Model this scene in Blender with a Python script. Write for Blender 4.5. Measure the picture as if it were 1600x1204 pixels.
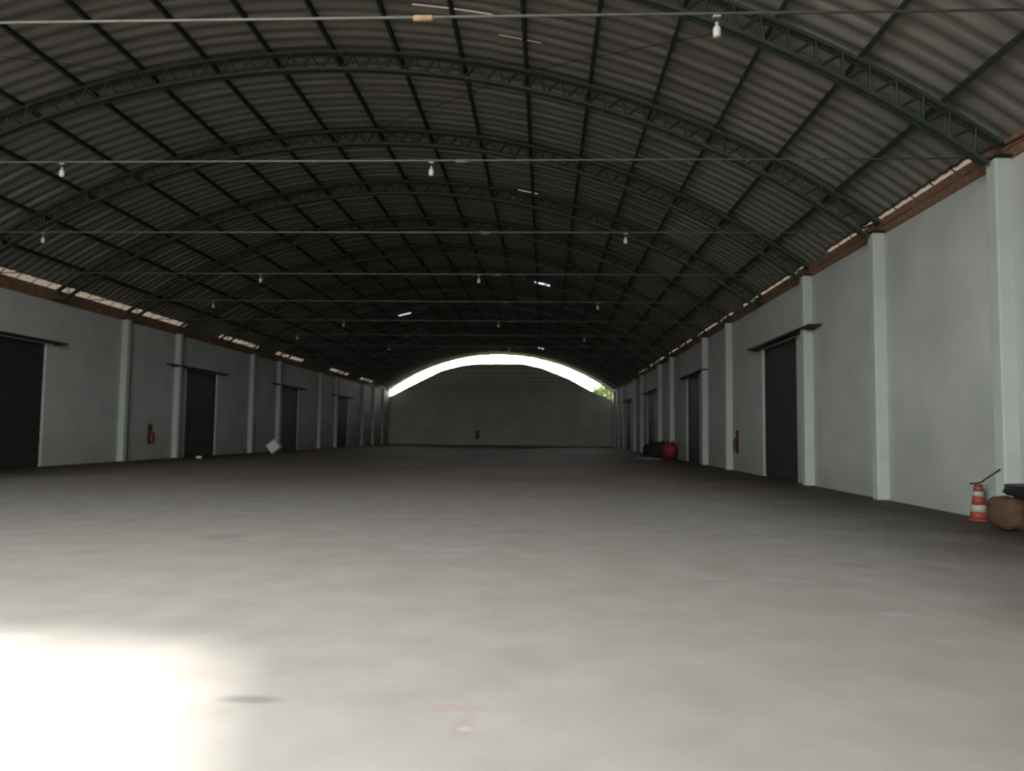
import bpy, bmesh, math, random
from mathutils import Vector, Matrix, noise
random.seed(7)
for o in list(bpy.data.objects):
    bpy.data.objects.remove(o)
S = bpy.context.scene
COL = S.collection

# ------------------------------------------------------------------ camera
FPX = 1150.0
def make_camera():
    cd = bpy.data.cameras.new('camera')
    cd.sensor_fit = 'HORIZONTAL'; cd.sensor_width = 36.0
    cd.lens = FPX / 1600.0 * 36.0
    cd.clip_start = 0.05; cd.clip_end = 600
    co = bpy.data.objects.new('camera', cd); COL.objects.link(co)
    d = Vector((52, -75, -FPX)).normalized()           # the building's axis in camera space
    u0 = Vector((0, 1, 0)); u0 = (u0 - d * d.dot(u0)).normalized()
    r = math.radians(0.5)
    u = u0 * math.cos(r) + d.cross(u0) * math.sin(r)
    x = d.cross(u)
    m = Matrix((x, d, u)).to_4x4()
    m.translation = (0, 0, 1.6)
    co.matrix_world = m
    S.camera = co
    # the photograph is slightly out of focus in the distance
    cd.dof.use_dof = True; cd.dof.focus_distance = 2.0; cd.dof.aperture_fstop = 5.0
    return cd
CAM = make_camera()

# ------------------------------------------------------------------ light
w = bpy.data.worlds.new('sky'); S.world = w; w.use_nodes = True
bg = w.node_tree.nodes['Background']
bg.inputs['Color'].default_value = (0.97, 1.0, 0.99, 1)
bg.inputs['Strength'].default_value = 11.5

sd = bpy.data.lights.new('sun', 'SUN'); sd.energy = 15.0; sd.angle = math.radians(5.5)
sd.color = (1.0, 0.95, 0.88)
so = bpy.data.objects.new('sun', sd); COL.objects.link(so)
so.rotation_euler = Vector((-0.19, 0.465, -0.87)).to_track_quat('-Z', 'Y').to_euler()

OPEN_X0, OPEN_X1, OPEN_H, FRONT_Y = -11.2, 0.0, 12.3, -0.7
pd = bpy.data.lights.new('doorway_portal', 'AREA'); pd.shape = 'RECTANGLE'
pd.size = OPEN_X1 - OPEN_X0; pd.size_y = OPEN_H; pd.cycles.is_portal = True
po = bpy.data.objects.new('doorway_portal', pd); COL.objects.link(po)
po.location = ((OPEN_X0 + OPEN_X1) / 2, FRONT_Y - 0.1, OPEN_H / 2)
po.rotation_euler = (math.radians(90), 0, 0)

S.view_settings.view_transform = 'Standard'
S.view_settings.look = 'None'
S.view_settings.gamma = 1.0
S.view_settings.use_curve_mapping = False
S.view_settings.exposure = 0.0
S.cycles.max_bounces = 10
S.cycles.diffuse_bounces = 7
S.cycles.glossy_bounces = 3
S.cycles.caustics_reflective = False

# ------------------------------------------------------------------ materials
def mat(name, col, rough=0.8, metal=0.0, col2=None, scale=2.0, detail=4.0, bump=0.0, bscale=20.0,
        stretch=(1, 1, 1), contrast=(0.35, 0.65), spec=0.5):
    m = bpy.data.materials.new(name); m.use_nodes = True
    nt = m.node_tree; b = nt.nodes['Principled BSDF']
    b.inputs['Roughness'].default_value = rough
    b.inputs['Metallic'].default_value = metal
    b.inputs['Specular IOR Level'].default_value = spec
    b.inputs['Base Color'].default_value = (*col, 1)
    tc = nt.nodes.new('ShaderNodeTexCoord')
    mp = nt.nodes.new('ShaderNodeMapping'); mp.inputs['Scale'].default_value = stretch
    nt.links.new(tc.outputs['Object'], mp.inputs['Vector'])
    if col2 is not None:
        n = nt.nodes.new('ShaderNodeTexNoise'); n.inputs['Scale'].default_value = scale
        n.inputs['Detail'].default_value = detail
        nt.links.new(mp.outputs['Vector'], n.inputs['Vector'])
        rp = nt.nodes.new('ShaderNodeValToRGB')
        rp.color_ramp.elements[0].position = contrast[0]; rp.color_ramp.elements[0].color = (*col, 1)
        rp.color_ramp.elements[1].position = contrast[1]; rp.color_ramp.elements[1].color = (*col2, 1)
        nt.links.new(n.outputs['Fac'], rp.inputs['Fac'])
        nt.links.new(rp.outputs['Color'], b.inputs['Base Color'])
    if bump > 0:
        n2 = nt.nodes.new('ShaderNodeTexNoise'); n2.inputs['Scale'].default_value = bscale
        n2.inputs['Detail'].default_value = 5
        nt.links.new(mp.outputs['Vector'], n2.inputs['Vector'])
        bp = nt.nodes.new('ShaderNodeBump'); bp.inputs['Strength'].default_value = bump
        bp.inputs['Distance'].default_value = 0.02
        nt.links.new(n2.outputs['Fac'], bp.inputs['Height'])
        nt.links.new(bp.outputs['Normal'], b.inputs['Normal'])
    return m

M = {}
M['plaster'] = mat('whitewashed_plaster', (0.43, 0.45, 0.425), 0.9, col2=(0.525, 0.535, 0.505), scale=0.5, bump=0.25, bscale=14)
M['pilaster'] = mat('white_pilaster_paint', (0.43, 0.46, 0.43), 0.85, col2=(0.49, 0.52, 0.49), scale=1.2, bump=0.15)
M['gable'] = mat('gable_plaster', (0.42, 0.42, 0.40), 0.9, col2=(0.52, 0.51, 0.48), scale=0.4)
M['brick'] = mat('red_brown_brick', (0.16, 0.082, 0.048), 0.9, col2=(0.24, 0.13, 0.08), scale=3.0, bump=0.4, bscale=40)
M['mortar'] = mat('mortar', (0.26, 0.19, 0.14), 0.95, col2=(0.33, 0.25, 0.19), scale=6)
M['roof'] = mat('weathered_roof_sheet', (0.155, 0.147, 0.127), 0.8, col2=(0.235, 0.222, 0.197), scale=0.9, stretch=(0.35, 2.5, 0.35))
M['green'] = mat('dark_green_steel', (0.024, 0.034, 0.025), 0.65, col2=(0.036, 0.048, 0.036), scale=3)
M['purlin'] = mat('purlin_steel', (0.020, 0.026, 0.020), 0.7, col2=(0.03, 0.034, 0.026), scale=3)
M['rod'] = mat('galvanised_rod', (0.085, 0.08, 0.066), 0.65, col2=(0.12, 0.112, 0.095), scale=4)
M['rust'] = mat('rusty_turnbuckle', (0.22, 0.13, 0.07), 0.8, col2=(0.30, 0.19, 0.11), scale=12)
M['door'] = mat('dark_door_steel', (0.012, 0.012, 0.010), 0.7, col2=(0.020, 0.020, 0.016), scale=2)
M['rail'] = mat('black_rail', (0.010, 0.009, 0.008), 0.6)
M['bulb'] = mat('white_lamp_glass', (0.42, 0.41, 0.37), 0.3)
M['socket'] = mat('socket_porcelain', (0.26, 0.25, 0.20), 0.5)
M['cord'] = mat('lamp_cord', (0.03, 0.03, 0.028), 0.7)
M['red'] = mat('extinguisher_red', (0.14, 0.018, 0.014), 0.5)
M['red_board'] = mat('faded_red_board', (0.12, 0.05, 0.045), 0.8)
M['black'] = mat('black_plastic', (0.012, 0.013, 0.012), 0.5)
M['chrome'] = mat('dull_brass', (0.45, 0.40, 0.30), 0.4, metal=0.8)
M['cone_red'] = mat('cone_red', (0.26, 0.05, 0.035), 0.6)
M['cone_white'] = mat('cone_white', (0.38, 0.36, 0.31), 0.6)
M['sack'] = mat('brown_sackcloth', (0.070, 0.038, 0.020), 0.95, col2=(0.105, 0.058, 0.032), scale=6, bump=0.5, bscale=60)
M['sack_dark'] = mat('dark_sackcloth', (0.018, 0.010, 0.008), 0.95, col2=(0.03, 0.018, 0.014), scale=5, bump=0.4, bscale=50)
M['red_tarp'] = mat('red_tarpaulin', (0.17, 0.012, 0.018), 0.7, col2=(0.24, 0.02, 0.028), scale=4)
M['pale_blue'] = mat('pale_blue_plastic', (0.66, 0.76, 0.80), 0.5, col2=(0.74, 0.82, 0.85), scale=4)
M['pale'] = mat('pale_board', (0.45, 0.42, 0.36), 0.8, col2=(0.52, 0.49, 0.43), scale=3)
M['paper'] = mat('matte_white', (0.8, 0.8, 0.78), 0.8)
M['leaf'] = mat('leaf_green', (0.15, 0.20, 0.065), 0.5, col2=(0.21, 0.26, 0.10), scale=1.5)
M['bark'] = mat('bark', (0.12, 0.085, 0.06), 0.95, col2=(0.18, 0.13, 0.09), scale=8)
M['steel'] = mat('dark_steel_bar', (0.03, 0.03, 0.028), 0.5, metal=0.5)
M['asphalt'] = mat('old_asphalt', (0.060, 0.058, 0.055), 0.95, col2=(0.095, 0.09, 0.085), scale=0.6)
M['ground'] = mat('outdoor_ground', (0.075, 0.085, 0.040), 0.95, col2=(0.12, 0.12, 0.06), scale=0.3)

def floor_mat():
    m = bpy.data.materials.new('worn_concrete_floor'); m.use_nodes = True
    nt = m.node_tree; b = nt.nodes['Principled BSDF']
    tc = nt.nodes.new('ShaderNodeTexCoord')
    def N(scale, detail, rough=0.55, st=(1, 1, 1)):
        mp = nt.nodes.new('ShaderNodeMapping'); mp.inputs['Scale'].default_value = st
        nt.links.new(tc.outputs['Object'], mp.inputs['Vector'])
        n = nt.nodes.new('ShaderNodeTexNoise'); n.inputs['Scale'].default_value = scale
        n.inputs['Detail'].default_value = detail; n.inputs['Roughness'].default_value = rough
        nt.links.new(mp.outputs['Vector'], n.inputs['Vector'])
        return n.outputs['Fac']
    def ramp(f, a, c0, bb, c1):
        r = nt.nodes.new('ShaderNodeValToRGB')
        r.color_ramp.elements[0].position = a; r.color_ramp.elements[0].color = (*c0, 1)
        r.color_ramp.elements[1].position = bb; r.color_ramp.elements[1].color = (*c1, 1)
        nt.links.new(f, r.inputs['Fac']); return r.outputs['Color']
    def mix(fac, a, bcol, kind='MIX'):
        x = nt.nodes.new('ShaderNodeMix'); x.data_type = 'RGBA'; x.blend_type = kind
        if isinstance(fac, float): x.inputs['Factor'].default_value = fac
        else: nt.links.new(fac, x.inputs['Factor'])
        nt.links.new(a, x.inputs['A'])
        if isinstance(bcol, tuple): x.inputs['B'].default_value = (*bcol, 1)
        else: nt.links.new(bcol, x.inputs['B'])
        return x.outputs['Result']
    base = ramp(N(0.22, 3), 0.35, (0.255, 0.205, 0.168), 0.65, (0.330, 0.272, 0.228))
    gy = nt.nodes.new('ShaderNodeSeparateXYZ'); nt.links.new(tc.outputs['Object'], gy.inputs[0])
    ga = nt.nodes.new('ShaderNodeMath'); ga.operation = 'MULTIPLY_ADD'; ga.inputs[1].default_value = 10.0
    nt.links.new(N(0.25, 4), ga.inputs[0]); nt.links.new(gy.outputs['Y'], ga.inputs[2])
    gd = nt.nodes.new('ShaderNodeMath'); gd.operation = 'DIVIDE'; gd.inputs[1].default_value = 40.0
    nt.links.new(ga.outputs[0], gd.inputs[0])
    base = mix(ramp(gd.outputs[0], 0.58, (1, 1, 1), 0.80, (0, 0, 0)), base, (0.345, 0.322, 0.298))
    fine = ramp(N(1.6, 6), 0.3, (0.84, 0.83, 0.82), 0.7, (1.0, 1.0, 1.0))
    c = mix(1.0, base, fine, 'MULTIPLY')
    # worn pale scuffs
    sc = ramp(N(0.55, 4, 0.6, (0.7, 1.2, 1)), 0.62, (0, 0, 0), 0.76, (1, 1, 1))
    c = mix(sc, c, (0.40, 0.385, 0.37))
    # dark oily patches
    st = ramp(N(0.33, 5, 0.6), 0.64, (0, 0, 0), 0.74, (0.6, 0.6, 0.6))
    c = mix(st, c, (0.17, 0.14, 0.125))
    # single stains and scuffs
    sx0 = nt.nodes.new('ShaderNodeSeparateXYZ'); nt.links.new(tc.outputs['Object'], sx0.inputs[0])
    def mark(c, x, y, rx, ry, col, k):
        mp = nt.nodes.new('ShaderNodeMapping'); mp.inputs['Location'].default_value = (-x / rx, -y / ry, 0); mp.inputs['Scale'].default_value = (1 / rx, 1 / ry, 0)
        nt.links.new(tc.outputs['Object'], mp.inputs['Vector'])
        ln = nt.nodes.new('ShaderNodeVectorMath'); ln.operation = 'LENGTH'; nt.links.new(mp.outputs['Vector'], ln.inputs[0])
        return mix(ramp(ln.outputs['Value'], 0.35, (k, k, k), 1.15, (0, 0, 0)), c, col)
    c = mark(c, -1.74, 4.42, 0.24, 0.085, (0.19, 0.18, 0.17), 0.85)
    c = mark(c, -0.50, 4.38, 0.30, 0.08, (0.34, 0.25, 0.23), 0.6)
    c = mark(c, -0.44, 4.10, 0.09, 0.26, (0.32, 0.24, 0.22), 0.55)
    c = mark(c, -0.42, 4.08, 0.06, 0.05, (0.50, 0.46, 0.43), 0.4)
    c = mark(c, 3.2, 6.95, 0.22, 0.14, (0.44, 0.43, 0.42), 0.35)
    c = mark(c, 4.0, 13.5, 0.75, 0.55, (0.33, 0.31, 0.29), 0.6)
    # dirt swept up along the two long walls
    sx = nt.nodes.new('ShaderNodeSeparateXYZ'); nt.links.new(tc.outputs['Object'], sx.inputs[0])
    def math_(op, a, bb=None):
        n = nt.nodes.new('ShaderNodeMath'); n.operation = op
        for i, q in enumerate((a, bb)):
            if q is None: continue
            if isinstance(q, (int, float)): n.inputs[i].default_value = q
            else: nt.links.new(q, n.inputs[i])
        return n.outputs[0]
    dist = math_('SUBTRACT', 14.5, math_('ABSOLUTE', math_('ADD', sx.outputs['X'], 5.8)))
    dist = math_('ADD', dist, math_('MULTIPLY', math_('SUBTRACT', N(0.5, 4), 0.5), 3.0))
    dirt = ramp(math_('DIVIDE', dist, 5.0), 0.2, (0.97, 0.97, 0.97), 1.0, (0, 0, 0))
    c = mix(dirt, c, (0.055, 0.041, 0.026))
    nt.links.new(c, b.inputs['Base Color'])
    b.inputs['Roughness'].default_value = 0.72
    b.inputs['Specular IOR Level'].default_value = 0.35
    bp = nt.nodes.new('ShaderNodeBump'); bp.inputs['Strength'].default_value = 0.15; bp.inputs['Distance'].default_value = 0.01
    nt.links.new(N(9, 6), bp.inputs['Height']); nt.links.new(bp.outputs['Normal'], b.inputs['Normal'])
    return m
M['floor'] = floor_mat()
def translucent(name, tcol, dcol, fac):
    m = bpy.data.materials.new(name); m.use_nodes = True
    nt = m.node_tree; b = nt.nodes['Principled BSDF']; nt.nodes.remove(b)
    out = nt.nodes['Material Output']
    t = nt.nodes.new('ShaderNodeBsdfTranslucent'); t.inputs['Color'].default_value = (*tcol, 1)
    d = nt.nodes.new('ShaderNodeBsdfDiffuse'); d.inputs['Color'].default_value = (*dcol, 1)
    x = nt.nodes.new('ShaderNodeMixShader'); x.inputs['Fac'].default_value = fac
    nt.links.new(t.outputs[0], x.inputs[1]); nt.links.new(d.outputs[0], x.inputs[2]); nt.links.new(x.outputs[0], out.inputs['Surface'])
    return m
M['leak_clear'] = translucent('translucent_fibreglass', (0.10, 0.11, 0.125), (0.3, 0.31, 0.32), 0.35)
M['eave_clear'] = translucent('yellowed_fibreglass', (0.034, 0.028, 0.022), (0.20, 0.18, 0.15), 0.3)

def grime(m):
    nt = m.node_tree; b = nt.nodes['Principled BSDF']; src = b.inputs['Base Color'].links[0].from_socket
    tc = nt.nodes.new('ShaderNodeTexCoord'); sx = nt.nodes.new('ShaderNodeSeparateXYZ'); nt.links.new(tc.outputs['Object'], sx.inputs[0])
    n = nt.nodes.new('ShaderNodeTexNoise'); n.inputs['Scale'].default_value = 0.7; n.inputs['Detail'].default_value = 5
    nt.links.new(tc.outputs['Object'], n.inputs['Vector'])
    a = nt.nodes.new('ShaderNodeMath'); a.operation = 'MULTIPLY_ADD'; a.inputs[1].default_value = 2.6
    nt.links.new(n.outputs['Fac'], a.inputs[0]); nt.links.new(sx.outputs['Z'], a.inputs[2])
    r = nt.nodes.new('ShaderNodeValToRGB')
    r.color_ramp.elements[0].position = 0.20; r.color_ramp.elements[0].color = (0.7, 0.7, 0.7, 1)
    r.color_ramp.elements[1].position = 0.80; r.color_ramp.elements[1].color = (0, 0, 0, 1)
    d = nt.nodes.new('ShaderNodeMath'); d.operation = 'DIVIDE'; d.inputs[1].default_value = 5.0
    nt.links.new(a.outputs[0], d.inputs[0]); nt.links.new(d.outputs[0], r.inputs['Fac'])
    x = nt.nodes.new('ShaderNodeMix'); x.data_type = 'RGBA'; x.inputs['B'].default_value = (0.27, 0.29, 0.24, 1)
    nt.links.new(r.outputs['Color'], x.inputs['Factor']); nt.links.new(src, x.inputs['A']); nt.links.new(x.outputs['Result'], b.inputs['Base Color'])
grime(M['plaster'])

# ------------------------------------------------------------------ helpers
class MB:
    """collects shapes for one mesh object"""
    def __init__(s): s.v = []; s.f = []
    def add(s, vs, fs):
        n = len(s.v); s.v += [tuple(p) for p in vs]; s.f += [tuple(i + n for i in f) for f in fs]; return s
    def box(s, x0, x1, y0, y1, z0, z1):
        return s.add([(x0, y0, z0), (x1, y0, z0), (x1, y1, z0), (x0, y1, z0), (x0, y0, z1), (x1, y0, z1), (x1, y1, z1), (x0, y1, z1)],
                     [(3, 2, 1, 0), (4, 5, 6, 7), (0, 1, 5, 4), (1, 2, 6, 5), (2, 3, 7, 6), (3, 0, 4, 7)])
    def tube(s, pts, r, n=8, caps=True):
        pts = [Vector(p) for p in pts]; rs = r if isinstance(r, (list, tuple)) else [r] * len(pts)
        vs = []; fs = []
        ref = None
        for i, p in enumerate(pts):
            t = (pts[min(i + 1, len(pts) - 1)] - pts[max(i - 1, 0)]).normalized()
            if ref is None: ref = Vector((0, 0, 1)) if abs(t.z) < 0.9 else Vector((1, 0, 0))
            a = t.cross(ref).normalized(); b = t.cross(a)
            for j in range(n):
                an = 2 * math.pi * j / n
                vs.append(p + (a * math.cos(an) + b * math.sin(an)) * rs[i])
        for i in range(len(pts) - 1):
            for j in range(n):
                fs.append((i * n + j, i * n + (j + 1) % n, (i + 1) * n + (j + 1) % n, (i + 1) * n + j))
        if caps:
            fs.append(tuple(range(n - 1, -1, -1))); fs.append(tuple(range((len(pts) - 1) * n, len(pts) * n)))
        return s.add(vs, fs)
    def bar(s, p, q, r):
        """a square bar"""
        return s.tube([p, q], r * 1.2, 4)
    def lathe(s, prof, c=(0, 0, 0), n=24):
        vs = []; fs = []
        for r, z in prof:
            for j in range(n):
                a = 2 * math.pi * j / n
                vs.append((c[0] + r * math.cos(a), c[1] + r * math.sin(a), c[2] + z))
        for i in range(len(prof) - 1):
            for j in range(n):
                fs.append((i * n + j, i * n + (j + 1) % n, (i + 1) * n + (j + 1) % n, (i + 1) * n + j))
        fs.append(tuple(range(n - 1, -1, -1))); fs.append(tuple(range((len(prof) - 1) * n, len(prof) * n)))
        return s.add(vs, fs)
    def blob(s, c, r, e=0.7, seed=0, amp=0.06, nu=28, nv=16, freq=2.5):
        """a rounded lumpy body (sack, bundle)"""
        def sp(a, e): return math.copysign(abs(a) ** e, a)
        vs = []; fs = []
        for i in range(nv + 1):
            ph = -math.pi / 2 + math.pi * i / nv
            for j in range(nu):
                th = 2 * math.pi * j / nu
                d = Vector((sp(math.cos(ph), e) * sp(math.cos(th), e), sp(math.cos(ph), e) * sp(math.sin(th), e), sp(math.sin(ph), e)))
                k = 1 + amp * noise.noise(d * freq + Vector((seed * 3.1, seed * 1.7, 0))) * 2
                vs.append((c[0] + d.x * r[0] * k, c[1] + d.y * r[1] * k, c[2] + d.z * r[2] * k))
        for i in range(nv):
            for j in range(nu):
                fs.append((i * nu + j, i * nu + (j + 1) % nu, (i + 1) * nu + (j + 1) % nu, (i + 1) * nu + j))
        return s.add(vs, fs)
    def mesh(s, name, m, smooth=False):
        me = bpy.data.meshes.new(name); me.from_pydata(s.v, [], s.f); me.validate()
        me.materials.append(m if not isinstance(m, str) else M[m])
        bm = bmesh.new(); bm.from_mesh(me); bmesh.ops.remove_doubles(bm, verts=bm.verts, dist=1e-5)
        bmesh.ops.recalc_face_normals(bm, faces=bm.faces); bm.to_mesh(me); bm.free()
        if smooth:
            for p in me.polygons: p.use_smooth = True
        return me
    def build(s, name, m, parent=None, smooth=False, bevel=0.0, loc=None):
        o = bpy.data.objects.new(name, s.mesh(name, m, smooth)); COL.objects.link(o)
        if parent is not None: o.parent = parent
        if loc is not None: o.location = loc
        if bevel:
            b = o.modifiers.new('bevel', 'BEVEL'); b.width = bevel; b.segments = 2
        return o
def inst(name, me, parent=None, loc=(0, 0, 0), rot=(0, 0, 0)):
    o = bpy.data.objects.new(name, me); COL.objects.link(o)
    if parent is not None: o.parent = parent
    o.location = loc; o.rotation_euler = rot
    return o
def empty(name, loc=(0, 0, 0), rz=0.0):
    o = bpy.data.objects.new(name, None); COL.objects.link(o); o.location = loc; o.rotation_euler = (0, 0, rz)
    o.empty_display_size = 0.2
    return o
def tag(o, label=None, cat=None, group=None, kind=None):
    if label: o['label'] = label
    if cat: o['category'] = cat
    if group: o['group'] = group
    if kind: o['kind'] = kind
    return o
def copy_tree(o, parent=None):
    c = o.copy(); COL.objects.link(c)
    if parent is not None: c.parent = parent
    for ch in list(o.children): copy_tree(ch, c)
    return c
ORD = ['first', 'second', 'third', 'fourth', 'fifth', 'sixth', 'seventh', 'eighth', 'ninth', 'tenth', 'eleventh', 'twelfth',
       'thirteenth', 'fourteenth', 'fifteenth', 'sixteenth', 'seventeenth', 'eighteenth', 'nineteenth']

# ------------------------------------------------------------------ the hall
XR, XL = 8.8, -20.85                     # inner faces of the long walls
YE = 97.6                               # inner face of the gable end
XC, RR, APEX = -6.1, 25.45, 12.20       # roof arc: centre line, radius, height of its underside
ZC = APEX - RR
def yk(k): return 14.25 + 5.25 * (k - 3)
def pdx(i): return RR * math.sin((1.80 * i + 0.15) / RR)
def arc(dx, r=RR):                      # height of the arc of radius r at horizontal distance dx (measured on the roof's own radius)
    t = math.asin(dx / RR); return (XC + r * math.sin(t), ZC + r * math.cos(t))

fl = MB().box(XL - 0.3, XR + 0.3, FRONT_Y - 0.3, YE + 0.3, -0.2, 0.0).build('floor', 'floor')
tag(fl, 'worn brown-grey concrete floor of the long hall', 'floor', kind='structure')
gr = MB().box(-160, 160, -120, 260, -0.5, -0.21).build('ground', 'ground')
tag(gr, 'rough grassy ground outside the hall', 'ground', kind='structure')
ap = MB().box(-26, 40, -45, FRONT_Y - 0.3, -0.21, -0.01).build('apron', 'asphalt')
tag(ap, 'dark asphalt apron before the front doorway', 'apron', kind='structure')

RIGHT_DOORS = [(26.2, 30.3), (42.6, 46.4), (60.2, 64.3), (76.8, 81.2)]
LEFT_DOORS = [(25.7, 29.7), (41.8, 45.8), (57.5, 61.3), (73.2, 77.0)]
DOOR_H = 5.1
PIL_K = [2, 3, 4, 5, 7, 8, 10, 11, 13, 14, 16, 17, 18]

def long_wall(name, x, sgn, hp, hb, doors, label):
    """sgn = +1 when the wall's body lies at larger x"""
    root = empty(name, (x, 0, 0)); tag(root, label, 'wall', kind='structure')
    t = 0.28
    def sx(a, b): return (min(sgn * a, sgn * b), max(sgn * a, sgn * b))
    y = FRONT_Y
    mb = MB()
    for a, b in list(doors) + [(YE, YE)]:
        mb.box(*sx(0, t), y, a, 0, hp)
        if b > a: mb.box(*sx(0, t), a, b, DOOR_H, hp)
        y = b
    pl = mb.build('plaster', 'plaster', root)
    # mortar core of the unpainted top courses
    MB().box(*sx(0.015, t), FRONT_Y, YE, hp, hb).build('mortar', 'mortar', root)
    return root, t
WR, TW = long_wall('wall_right', XR, 1, 6.90, 7.34, RIGHT_DOORS, 'long whitewashed wall on the right with pilasters and brown brick top')
WL, _ = long_wall('wall_left', XL, -1, 6.93, 7.46, LEFT_DOORS, 'long whitewashed wall on the left with pilasters and light gaps at the eave')

# pilasters
def pilaster_mesh(h, sgn):
    x0, x1 = (-0.3, 0.02) if sgn > 0 else (-0.02, 0.3)
    return MB().box(x0, x1, -0.16, 0.16, 0, h).mesh('pilaster', 'pilaster')
pmr, pml = pilaster_mesh(6.94, 1), pilaster_mesh(6.97, -1)
for k in PIL_K:
    for root, me in ((WR, pmr), (WL, pml)):
        o = inst('pilaster', me, root, (0, yk(k), 0))
        bv = o.modifiers.new('bevel', 'BEVEL'); bv.width = 0.03; bv.segments = 2
# bricks of the top courses
def brick_rows(root, z0, z1, y0, y1, sgn, single):
    L, g = 0.30, 0.018
    rows = 2
    h = (z1 - z0) / rows
    xx = (-0.02, 0.10) if sgn > 0 else (-0.10, 0.02)
    me = MB().box(xx[0], xx[1], 0, L - g, 0.006, h - 0.010).mesh('brick', 'brick')
    mb = MB()
    for r in range(rows):
        y = y0 - (r % 2) * L / 2
        while y < y1 - L:
            dx = random.uniform(-0.012, 0.008)
            if single: inst('brick', me, root, (dx, y, z0 + r * h), (0, 0, random.uniform(-0.01, 0.01)))
            else: mb.box(xx[0] + dx, xx[1] + dx, y, y + L - g, z0 + r * h + 0.006, z0 + (r + 1) * h - 0.010)
            y += L
    if not single:
        o = mb.build('bricks', 'brick', root); o['kind'] = 'stuff'
brick_rows(WR, 6.90, 7.34, 9.0, 44.0, 1, True)
brick_rows(WR, 6.90, 7.34, 44.0, YE, 1, False)
brick_rows(WL, 6.93, 7.46, FRONT_Y + 1, YE, -1, False)
# sliding doors, dark steel boards under a projecting rail
door_n = 0
for x, sgn, doors in ((XR, 1, RIGHT_DOORS), (XL, -1, LEFT_DOORS)):
    for i, (a, b) in enumerate(doors):
        door_n += 1
        root = empty('door_%d' % door_n, (x, (a + b) / 2, 0))
        side = 'right' if sgn > 0 else 'left'
        tag(root, 'tall dark steel door, %s along the %s wall' % (ORD[i], side), 'door', kind='structure')
        wdt = b - a; n = 9; bw = wdt / n
        x0, x1 = (0.10, 0.15) if sgn > 0 else (-0.15, -0.10)
        me = MB().box(x0, x1, -bw / 2 + 0.012, bw / 2 - 0.012, 0.03, DOOR_H + 0.05).mesh('board', 'door')
        for j in range(n): inst('board', me, root, (0, -wdt / 2 + bw * (j + 0.5), 0))
        bx = (0.16, 0.26) if sgn > 0 else (-0.26, -0.16)
        MB().box(*bx, -wdt / 2 - 0.1, wdt / 2 + 0.1, 0.0, DOOR_H + 0.1).build('backing_sheet', 'door', root)
        rx = (-0.42, -0.0) if sgn > 0 else (0.0, 0.42)
        MB().box(*rx, -wdt / 2 - 2.45, wdt / 2 + 0.75, DOOR_H + 0.04, DOOR_H + 0.10).build('rail', 'rail', root)
        hx = (-0.34, -0.0) if sgn > 0 else (0.0, 0.34)
        for yy in (-wdt / 2 - 1.9, wdt / 2 + 0.4):
            MB().box(*hx, yy - 0.02, yy + 0.02, DOOR_H - 0.01, DOOR_H + 0.04).build('bracket', 'rail', root)

# gable end wall: its arched top stays below the roof and leaves a strip of sky
GT = [(-21.3, 6.2), (-20.44, 6.49), (-16.93, 8.33), (-13.89, 9.85), (-11.1, 10.56), (-9.22, 10.79), (-3.1, 10.84), (-0.53, 10.29),
      (2.98, 8.92), (6.46, 7.05), (7.48, 6.6), (9.3, 5.9)]
def gt(x):
    for (a, ha), (b, hb) in zip(GT, GT[1:]):
        if a <= x <= b: return ha + (hb - ha) * (x - a) / (b - a)
    return GT[-1][1]
def prism_wall(mb, xs, zb, zt, y0, y1):
    for a, b in zip(xs, xs[1:]):
        m = (a + b) / 2
        z00, z01, z10, z11 = zb(a, m), zb(b, m), zt(a), zt(b)
        if z10 - z00 < 0.01 or z11 - z01 < 0.01: continue
        mb.add([(a, y0, z00), (b, y0, z01), (b, y1, z01), (a, y1, z00), (a, y0, z10), (b, y0, z11), (b, y1, z11), (a, y1, z10)],
               [(3, 2, 1, 0), (4, 5, 6, 7), (0, 1, 5, 4), (1, 2, 6, 5), (2, 3, 7, 6), (3, 0, 4, 7)])
xs = [XL - 0.28 + i * (XR - XL + 0.56) / 60 for i in range(61)]
mb = MB(); prism_wall(mb, xs, lambda x, m: 0.0, gt, YE, YE + 0.25)
we = mb.build('wall_back', 'gable'); tag(we, 'far gable wall below the arched strip of sky', 'wall', kind='structure')
# front wall with the doorway the daylight comes through
xs = sorted(set([XL - 0.28 + i * (XR - XL + 0.56) / 60 for i in range(61)] + [OPEN_X0, OPEN_X1]))
mb = MB(); prism_wall(mb, xs, lambda x, m: 14.0 if OPEN_X0 < m < OPEN_X1 else 0.0,
                      lambda x: ZC + math.sqrt(RR ** 2 - (x - XC) ** 2) - 0.02, FRONT_Y - 0.25, FRONT_Y)
wf = mb.build('wall_front', 'plaster'); tag(wf, 'plastered front wall beside the open end of the hall behind the viewer', 'wall', kind='structure')

# ------------------------------------------------------------------ roof sheets
ceil = empty('ceiling', (XC, 0, ZC)); tag(ceil, 'barrel roof of corrugated grey sheets over the hall', 'ceiling', kind='structure')
STR = [-14.55, -9.6, -4.8, 0.0, 4.8, 9.6, 14.87]
PITCH, SW = 0.90, 0.96
HOLES = {}   # (row, strip) -> list of (t0, t1, y0, y1) cut out; translucent fill stands in for light leaking through
Y0 = -1.0
def row_of(y): return int((y - Y0) / PITCH)
HOLES[(row_of(49.3), 4)] = [(5.3, 6.3, -1, 2)]
HOLES[(row_of(61.5), 1)] = [(-6.4, -5.3, 0.2, 0.6)]
HOLES[(row_of(87.0), 4)] = [(5.2, 5.8, 0.0, 0.9)]
HOLES[(row_of(29.7), 4)] = [(4.85, 5.7, 0.60, 0.66)]
HOLES[(row_of(17.7), 3)] = [(2.7, 4.7, 0.42, 0.48)]
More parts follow.
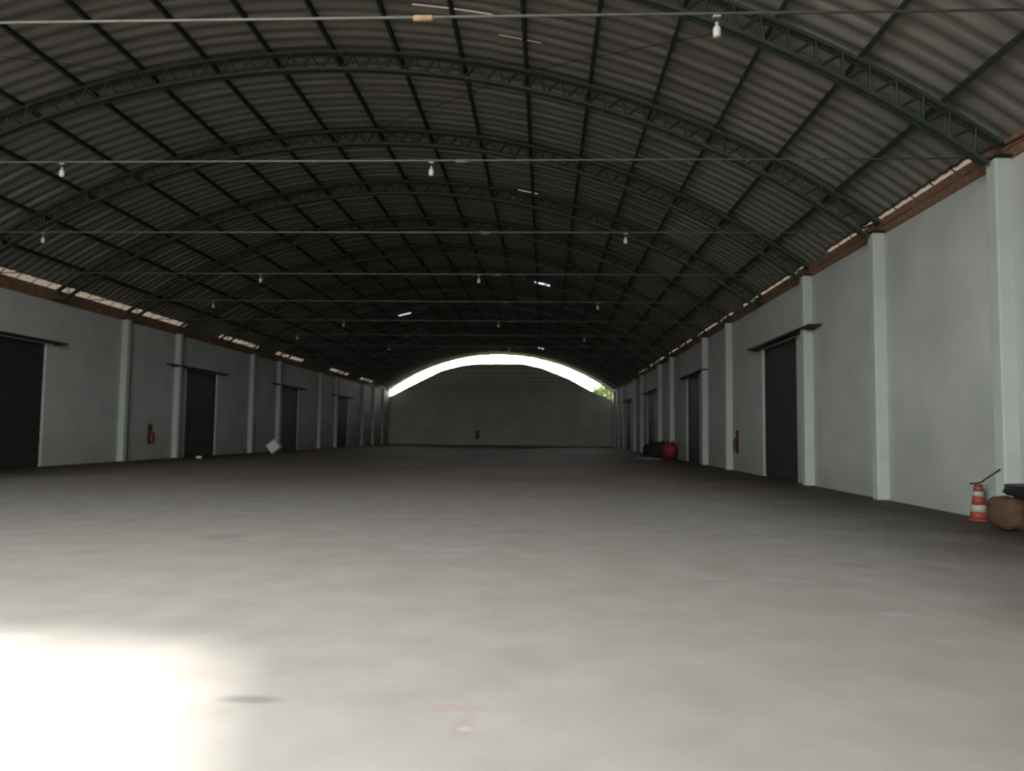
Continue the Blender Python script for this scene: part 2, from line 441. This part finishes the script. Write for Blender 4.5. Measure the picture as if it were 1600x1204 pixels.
HOLES[(row_of(18.6), 4)] = [(4.75, 5.9, 0.36, 0.42)]
def sheet(mb, s, y0=0.0, holes=(), keep=False):
    a, b = STR[s], STR[s + 1]
    ext = 0.10
    if s <= 2: b += ext if s < 2 else 0.0
    if s >= 3: a -= ext if s > 3 else 0.12
    lay = 0.012 * (1.5 if s in (2, 3) else 0.8 if s in (1, 4) else 0.0) + (0.012 if s == 3 else 0)
    ny = 16; nt = 8
    cs = [a + (b - a) * i / nt for i in range(nt + 1)]
    for h in holes: cs += [h[0], h[1]]
    cs = sorted(c for c in set(cs) if a <= c <= b)
    vs = []; fs = []
    for c in cs:
        t = math.asin(c / RR)
        for j in range(ny + 1):
            y = SW * j / ny
            r = RR + 0.05 + lay + 0.028 * math.cos(2 * math.pi * y / 0.45) + 0.012 * (1 - y / SW)
            vs.append((r * math.sin(t), y0 + y, r * math.cos(t)))
    for i in range(len(cs) - 1):
        cm = (cs[i] + cs[i + 1]) / 2
        for j in range(ny):
            ym = SW * (j + 0.5) / ny
            if any(h[0] < cm < h[1] and h[2] < ym < h[3] for h in holes) != keep: continue
            fs.append((i * (ny + 1) + j, i * (ny + 1) + j + 1, (i + 1) * (ny + 1) + j + 1, (i + 1) * (ny + 1) + j))
    mb.add(vs, fs)
NROW = int((YE + 2.0 - Y0) / PITCH) + 1  # rows run on past the gable: overhang added to block steep sky light
R0, R1 = row_of(11.0), row_of(11.0) + 50
smesh = []
for s in range(6):
    mb = MB(); sheet(mb, s); smesh.append(mb.mesh('roof_sheet', 'roof', True))
front = MB(); back = MB()
for r in range(NROW):
    y = Y0 + r * PITCH
    for s in range(6):
        if (r, s) in HOLES:
            mb = MB(); sheet(mb, s, 0.0, HOLES[(r, s)])
            o = mb.build('roof_sheet', 'roof', ceil, True); o.location = (0, y, 0)
            mb = MB(); sheet(mb, s, 0.0, HOLES[(r, s)], True)
            o = mb.build('light_leak_patch', 'leak_clear' if y > 40 else 'eave_clear', ceil, True); o.location = (0, y, 0); continue
        if R0 <= r < R1:
            inst('roof_sheet', smesh[s], ceil, (0, y, 0))
        else: sheet(front if r < R0 else back, s, y)
# eave sheets: yellowed translucent ones with dark opaque ones between
def eave_mesh(a, b):
    mb = MB(); vs = []; fs = []; ny, nt = 16, 4
    for i in range(nt + 1):
        t = math.asin((a + (b - a) * i / nt) / RR)
        for j in range(ny + 1):
            y = SW * j / ny
            r = RR + 0.035 + 0.028 * math.cos(2 * math.pi * y / 0.45) + 0.012 * (1 - y / SW)
            vs.append((r * math.sin(t), y, r * math.cos(t)))
    for i in range(nt):
        for j in range(ny):
            fs.append((i * (ny + 1) + j, i * (ny + 1) + j + 1, (i + 1) * (ny + 1) + j + 1, (i + 1) * (ny + 1) + j))
    return mb.add(vs, fs)
LIT = [(5, 41.2), (46.0, 51.8), (55.4, 61.9), (70.2, 76.6), (82.0, 87.2)]
ems = {}
for sd_, (a, b) in (('l', (-15.75, -14.50)), ('r', (14.81, 15.6))):
    for m in ('eave_clear', 'roof'): ems[sd_ + m] = eave_mesh(a, b).mesh('eave_sheet', m, True)
for r in range(NROW):
    y = Y0 + r * PITCH
    lit_l = any(p < y + PITCH / 2 < q for p, q in LIT)
    lit_r = y < 70 and r % 11 not in (5, 6)
    inst('eave_sheet', ems['l' + ('eave_clear' if lit_l else 'roof')], ceil, (0, y, 0))
    inst('eave_sheet', ems['r' + ('eave_clear' if lit_r else 'roof')], ceil, (0, y, 0))
for mb, nm in ((front, 'roof_sheets_over_entrance'), (back, 'roof_sheets_far_bays')):
    o = mb.build(nm, 'roof', ceil, True); o['kind'] = 'stuff'

# ------------------------------------------------------------------ purlins
def purlin(i):
    t = (1.80 * i + 0.15) / RR
    root_x, root_z = XC + (RR - 0.055) * math.sin(t), ZC + (RR - 0.055) * math.cos(t)
    L0, L1 = FRONT_Y, YE + 1.9  # far end follows the roof overhang added as a light block
    w, h, k = 0.045, 0.060, 0.008     # channel section: web, two flanges, lip
    prof = [(-w, h), (w, h), (w, h - k), (-w + k, h - k), (-w + k, -h + k), (w, -h + k), (w, -h), (-w, -h)]
    vs = []; n = len(prof)
    for y in (L0, L1):
        for (px, pz) in prof:
            vs.append((px * math.cos(t) + pz * math.sin(t), y, -px * math.sin(t) + pz * math.cos(t)))
    fs = [(j, (j + 1) % n, n + (j + 1) % n, n + j) for j in range(n)] + [(0, 1, 2, 3, 4, 5, 6, 7)[::-1], tuple(range(8, 16))]
    o = MB().add(vs, fs).build('purlin', 'purlin', None, loc=(root_x, 0, root_z))
    if i == 0: lab = 'dark steel purlin running along the crown of the roof'
    else: lab = 'dark steel purlin under the roof sheets, %s to the %s of the crown' % (ORD[abs(i) - 1], 'right' if i > 0 else 'left')
    tag(o, lab, 'purlin', 'purlins running the length of the roof')
for i in range(-8, 9): purlin(i)

# ------------------------------------------------------------------ arched trusses
RT, RB, HW = RR - 0.16, RR - 0.64, 0.07
T_L, T_R = math.asin((XL + 0.10 - XC) / RT), math.asin((XR - 0.10 - XC) / RT)
def ap_(t, r, y): return (r * math.sin(t), y, r * math.cos(t))
def chord_mesh(r, name):
    n = 56; mb = MB(); vs = []; fs = []
    for i in range(n + 1):
        t = T_L + (T_R - T_L) * i / n
        for dr, dy in ((-0.035, -0.035), (-0.035, 0.035), (0.035, 0.035), (0.035, -0.035)):
            vs.append(ap_(t, r + dr, dy))
    for i in range(n):
        for j in range(4): fs.append((i * 4 + j, i * 4 + (j + 1) % 4, (i + 1) * 4 + (j + 1) % 4, (i + 1) * 4 + j))
    fs += [(3, 2, 1, 0), (n * 4, n * 4 + 1, n * 4 + 2, n * 4 + 3)]
    return mb.add(vs, fs).mesh(name, 'green')
top_me, bot_me = chord_mesh(RT, 'top_chord'), chord_mesh(RB, 'bottom_chord')
NP = 108
def web_ends(i, plane):
    t0 = T_L + (T_R - T_L) * i / NP; t1 = T_L + (T_R - T_L) * (i + 1) / NP
    return ap_(t0, RB if i % 2 else RT, plane), ap_(t1, RT if i % 2 else RB, plane)
web_me = []
allweb = MB()
for i in range(NP):
    mb = MB()
    for plane in (-HW, HW):
        p, q = web_ends(i, plane)
        mb.bar(p, q, 0.017); allweb.bar(p, q, 0.017)
    web_me.append(mb.mesh('web_bar', 'green'))
allweb_me = allweb.mesh('web_bars', 'green')
def seat_mesh():
    mb = MB()
    return mb.box(-0.16, 0.16, -0.24, 0.24, -0.02, 0.02).mesh('seat_plate', 'rail')
seat = seat_mesh()
def nearest(i): return 'nearest to the viewer' if i == 0 else '%s nearest to the viewer' % ORD[i]
for k in range(3, 19):
    root = empty('roof_truss', (XC, yk(k), ZC))
    for y in (-HW, HW):
        inst('top_chord', top_me, root, (0, y, 0)); inst('bottom_chord', bot_me, root, (0, y, 0))
    if k in (3, 4, 5):
        for me in web_me: inst('web_bar', me, root)
    else:
        o = inst('web_bars', allweb_me, root); o['kind'] = 'stuff'
    inst('seat_plate', seat, root, (XR - 0.15 - XC, 0, 6.96 - ZC)); inst('seat_plate', seat, root, (XL + 0.15 - XC, 0, 6.99 - ZC))
    tag(root, 'dark green arched lattice roof truss, ' + nearest(k - 3), 'truss', 'arched trusses carrying the roof')

# ------------------------------------------------------------------ tie rods, turnbuckles, lamps
ROD_Z = 7.0
for k in range(2, 19):
    root = empty('tie_rod', (XC, yk(k), ROD_Z - (0.12 if k == 2 else 0)))
    r = 0.019
    MB().tube([(XL - XC, 0, 0.02), (XR - XC, 0, -0.02)], r, 8).build('rod', 'rod', root, True)
    x = {2: 4.5, 3: 4.4}.get(k, 4.45)
    MB().tube([(x - 0.13, 0, -0.02), (x - 0.11, 0, -0.02), (x + 0.11, 0, -0.02), (x + 0.13, 0, -0.02)], [0.026, 0.042, 0.042, 0.026], 8).build('turnbuckle', 'rust' if k == 2 else 'rod', root, True)
    tag(root, 'thin steel tie rod spanning the hall, ' + nearest(k - 2), 'tie rod', 'tie rods across the hall')

def make_lamp():
    root = empty('pendant_lamp')
    MB().box(-0.05, 0.05, -0.03, 0.03, -0.075, -0.045).build('clip', 'socket', root, bevel=0.008)
    MB().tube([(0, 0, -0.07), (0, 0, -0.15)], 0.007, 6).build('cord', 'cord', root, True)
    MB().lathe([(0.014, -0.13), (0.024, -0.14), (0.027, -0.19), (0.024, -0.195)], n=14).build('socket', 'socket', root, True)
    MB().lathe([(0.022, -0.19), (0.042, -0.20), (0.050, -0.215), (0.050, -0.30), (0.042, -0.325), (0.016, -0.332)], n=18).build('bulb', 'bulb', root, True)
    return root
lamp = make_lamp(); first = True
LX = {0: [-13.96, 2.1], 1: [-9.88, -2.31]}
for k in range(2, 10):
    for x in LX[k % 2]:
        if k == 2 and x < 0: continue
        o = lamp if first else copy_tree(lamp); first = False
        o.location = (x, yk(k), ROD_Z + (0.02 if k > 2 else -0.10) - 0.04 * (x - XL) / (XR - XL) + 0.02)
        side = {-13.96: 'far left', 2.1: 'far right', -9.88: 'left', -2.31: 'right'}[x]
        tag(o, 'white lamp hanging at the %s of the tie rod %s' % (side, nearest(k - 2)), 'lamp', 'lamps hanging from the tie rods')

# diagonal wind braces under the roof
def brace(k0, i0, k1, i1, lab):
    r = RR - 0.16
    pts = []
    for j in range(9):
        f = j / 8; dx = pdx(i0 + (i1 - i0) * f); p = arc(dx, r)
        pts.append((p[0], yk(k0) + (yk(k1) - yk(k0)) * f, p[1] - 0.10 * math.sin(math.pi * f)))
    o = MB().tube(pts, 0.010, 6).build('wind_brace', 'steel', None, True)
    tag(o, lab, 'brace', 'thin wind braces under the roof')
brace(3, 6, 4, 3, 'thin bracing rod right of the crown between the two nearest trusses')
brace(4, 3, 5, 0, 'thin bracing rod meeting the crown between the second and third nearest trusses')
brace(3, -6, 4, -3, 'thin bracing rod left of the crown between the two nearest trusses')

# loose cable along the top of the right wall
pts = [(8.74, 8.5 + i * 0.48, 7.36 - 0.16 * math.sin(math.pi * i / 12) - 0.012 * i) for i in range(13)]
cb = MB().tube(pts, 0.014, 6).build('cable', 'cord', None, True)
tag(cb, 'black cable sagging along the brick top of the right wall', 'cable')

# ------------------------------------------------------------------ fire extinguisher points on the walls
def make_ext():
    root = empty('fire_extinguisher')
    MB().box(-0.22, 0.22, 0.0, 0.02, 0.80, 1.85).build('backing_board', 'red_board', root, bevel=0.006)
    MB().lathe([(0.05, 0.88), (0.085, 0.89), (0.09, 0.92), (0.09, 1.32), (0.075, 1.37), (0.035, 1.41), (0.03, 1.43)], (0, -0.10, 0), 20).build('cylinder', 'red', root, True)
    MB().lathe([(0.022, 1.42), (0.026, 1.44), (0.026, 1.49), (0.016, 1.50)], (0, -0.10, 0), 12).build('valve', 'chrome', root, True)
    MB().tube([(0.02, -0.10, 1.475), (0.09, -0.11, 1.47), (0.125, -0.12, 1.38), (0.12, -0.12, 1.15), (0.105, -0.12, 1.0)], 0.012, 8).build('hose', 'black', root, True)
    h = MB().box(-0.10, 0.02, -0.115, -0.085, 1.49, 1.51); h.box(-0.10, 0.0, -0.11, -0.09, 1.525, 1.54).build('handle', 'black', root)
    MB().box(-0.05, 0.05, -0.02, 0.0, 1.10, 1.14).build('bracket', 'black', root)
    return root
ext = make_ext()
ext.location = (XL + 0.025, 38.0, 0); ext.rotation_euler.z = math.radians(90)
tag(ext, 'red fire extinguisher on a red board on the left wall between two pilasters', 'extinguisher', 'fire extinguishers on the walls')
e2 = copy_tree(ext); e2.location = (XR - 0.025, 34.2, 0); e2.rotation_euler.z = math.radians(-90)
tag(e2, 'red fire extinguisher on a red board on the right wall beside a pilaster', 'extinguisher')
e3 = copy_tree(ext); e3.location = (-9.0, YE - 0.025, 0); e3.rotation_euler.z = 0
tag(e3, 'small dark red extinguisher on the far gable wall', 'extinguisher')

# ------------------------------------------------------------------ things by the near right wall
CX, CY = 8.50, 14.95
cone = empty('traffic_cone', (CX, CY, 0)); tag(cone, 'red and white banded traffic cone standing by the right wall', 'cone')
MB().lathe([(0.19, 0.0), (0.19, 0.03), (0.165, 0.035)], n=24).build('base', 'cone_red', cone, True)
zs = [0.035, 0.17, 0.31, 0.47, 0.57, 0.68]
def cr(z): return 0.160 - 0.085 * (z - 0.035) / 0.645
for i, (a, b) in enumerate(zip(zs, zs[1:])):
    MB().lathe([(cr(a), a), (cr(b), b)], n=24).build('band', 'cone_red' if i % 2 == 0 else 'cone_white', cone, True)
MB().lathe([(cr(0.68), 0.68), (0.06, 0.70), (0.045, 0.70)], n=24).build('tip', 'black', cone, True)
rod = MB().tube([(CX - 0.10, CY + 0.10, 0.705), (CX + 0.0, CY - 0.08, 0.74), (8.478, 14.20, 1.03)], 0.016, 8).build('steel_bar', 'steel', None, True)
tag(rod, 'thin dark bar resting on the cone and leaning on the pilaster', 'bar')

def sack(c, r, m, lab, name='sack', e=0.62, seed=1, rz=0.0, group=None, cat='sack', amp=0.07, tie=True):
    root = empty(name, c, rz)
    MB().blob((0, 0, 0), r, e, seed, amp).build('body', m, root, True)
    if tie:
        MB().lathe([(0.05, 0.0), (0.035, 0.03), (0.06, 0.07), (0.075, 0.10), (0.03, 0.09)], (r[0] * 0.35, 0, r[2] * 0.97), 12).build('tied_neck', m, root, True)
    tag(root, lab, cat, group); return root
sack((8.28, 13.46, 0.29), (0.36, 0.42, 0.29), 'sack', 'brown sack on the floor just beside the cone', seed=2, group='brown sacks by the right wall', tie=False)
sack((8.34, 12.42, 0.30), (0.40, 0.46, 0.30), 'sack', 'brown sack on the floor at the near end of the heap', seed=5, group='brown sacks by the right wall', tie=False)
sack((8.34, 12.92, 0.715), (0.38, 0.56, 0.12), 'black', 'flattened black plastic sack on top of the brown sacks', seed=9, amp=0.08, tie=False)

# ------------------------------------------------------------------ things farther down the hall
sack((8.18, 49.0, 0.56), (0.46, 0.60, 0.58), 'red_tarp', 'red tarpaulin bundle on the floor by the right wall', 'tarpaulin_bundle', 0.8, 3, cat='bundle', amp=0.14)
sack((7.95, 52.0, 0.55), (0.75, 0.85, 0.55), 'sack_dark', 'dark sack on the floor behind the red bundle', seed=4, group='dark sacks behind the red bundle')
sack((7.9, 54.2, 0.48), (0.75, 0.80, 0.48), 'sack_dark', 'dark sack farther along the right wall, past the first dark one', seed=6, group='dark sacks behind the red bundle')
bd = MB().box(-0.55, 0.55, -1.2, 1.2, 0.0, 0.03).build('board', 'pale', None, bevel=0.005, loc=(6.9, 50.2, 0.0)); bd.rotation_euler.z = 0.2
tag(bd, 'pale board lying flat on the floor before the dark sacks', 'board')
# tilted pale box by the left wall
px = empty('plastic_box', (-18.4, 50.0, 0.0)); tag(px, 'pale blue plastic box tipped on its corner near the left wall', 'box')
bx = MB(); bx.box(-0.36, 0.36, -0.30, 0.30, 0.0, 0.64)
b = bx.build('body', 'pale_blue', px, bevel=0.03); b.rotation_euler = (0, math.radians(-38), 0); b.location = (0.0, 0, 0.22)
l = MB().box(-0.39, 0.39, -0.33, 0.33, 0.62, 0.69).build('lid', 'paper', px, bevel=0.015); l.rotation_euler = b.rotation_euler; l.location = b.location
pp = MB().blob((0, 0, 0.07), (0.16, 0.10, 0.07), 0.9, 11, 0.2, 14, 8)
ps = pp.build('light_fleck', 'paper', None, loc=(-19.1, 40.0, 0.0))  # added white lump imitating a fleck of light on the floor
tag(ps, 'small white lump imitating a fleck of light on the floor before the second left door', 'paper')

# ------------------------------------------------------------------ tree beyond the gable
def tree(x, y, h, cr_, lab, seed):
    rnd = random.Random(seed)
    root = empty('tree', (x, y, -0.21))
    MB().tube([(0, 0, 0), (0.1, 0.05, h * 0.3), (0.0, 0.1, h * 0.6), (0.15, 0, h * 0.85)], [0.22, 0.17, 0.12, 0.05], 10).build('trunk', 'bark', root, True)
    for j in range(6):
        a = rnd.uniform(0, 6.28); z0 = h * rnd.uniform(0.4, 0.65); q = cr_ * 0.7
        MB().tube([(0.05, 0.05, z0), (q * 0.5 * math.cos(a), q * 0.5 * math.sin(a), z0 + 0.8), (q * math.cos(a), q * math.sin(a), z0 + 1.6)], [0.08, 0.05, 0.02], 6).build('branch', 'bark', root, True)
    mb = MB()
    for j in range(3600):
        while True:
            p = Vector((rnd.uniform(-1, 1), rnd.uniform(-1, 1), rnd.uniform(-1, 1)))
            if 0.3 < p.length < 1: break
        c = Vector((p.x * cr_, p.y * cr_, h * 0.72 + p.z * cr_ * 0.85))
        d = Vector((rnd.gauss(0, 1), rnd.gauss(0, 1), rnd.gauss(0, 0.6))).normalized(); e = d.cross(Vector((0, 0, 1))).normalized()
        L = rnd.uniform(0.22, 0.42); W = L * 0.42
        mb.add([c - d * L, c + e * W, c + d * L, c - e * W], [(0, 1, 2, 3)])
    lf = mb.build('foliage', 'leaf', root); lf['kind'] = 'stuff'
    tag(root, lab, 'tree')
tree(8.7, 107.0, 9.6, 2.5, 'leafy green tree beyond the right end of the arched opening', 3)
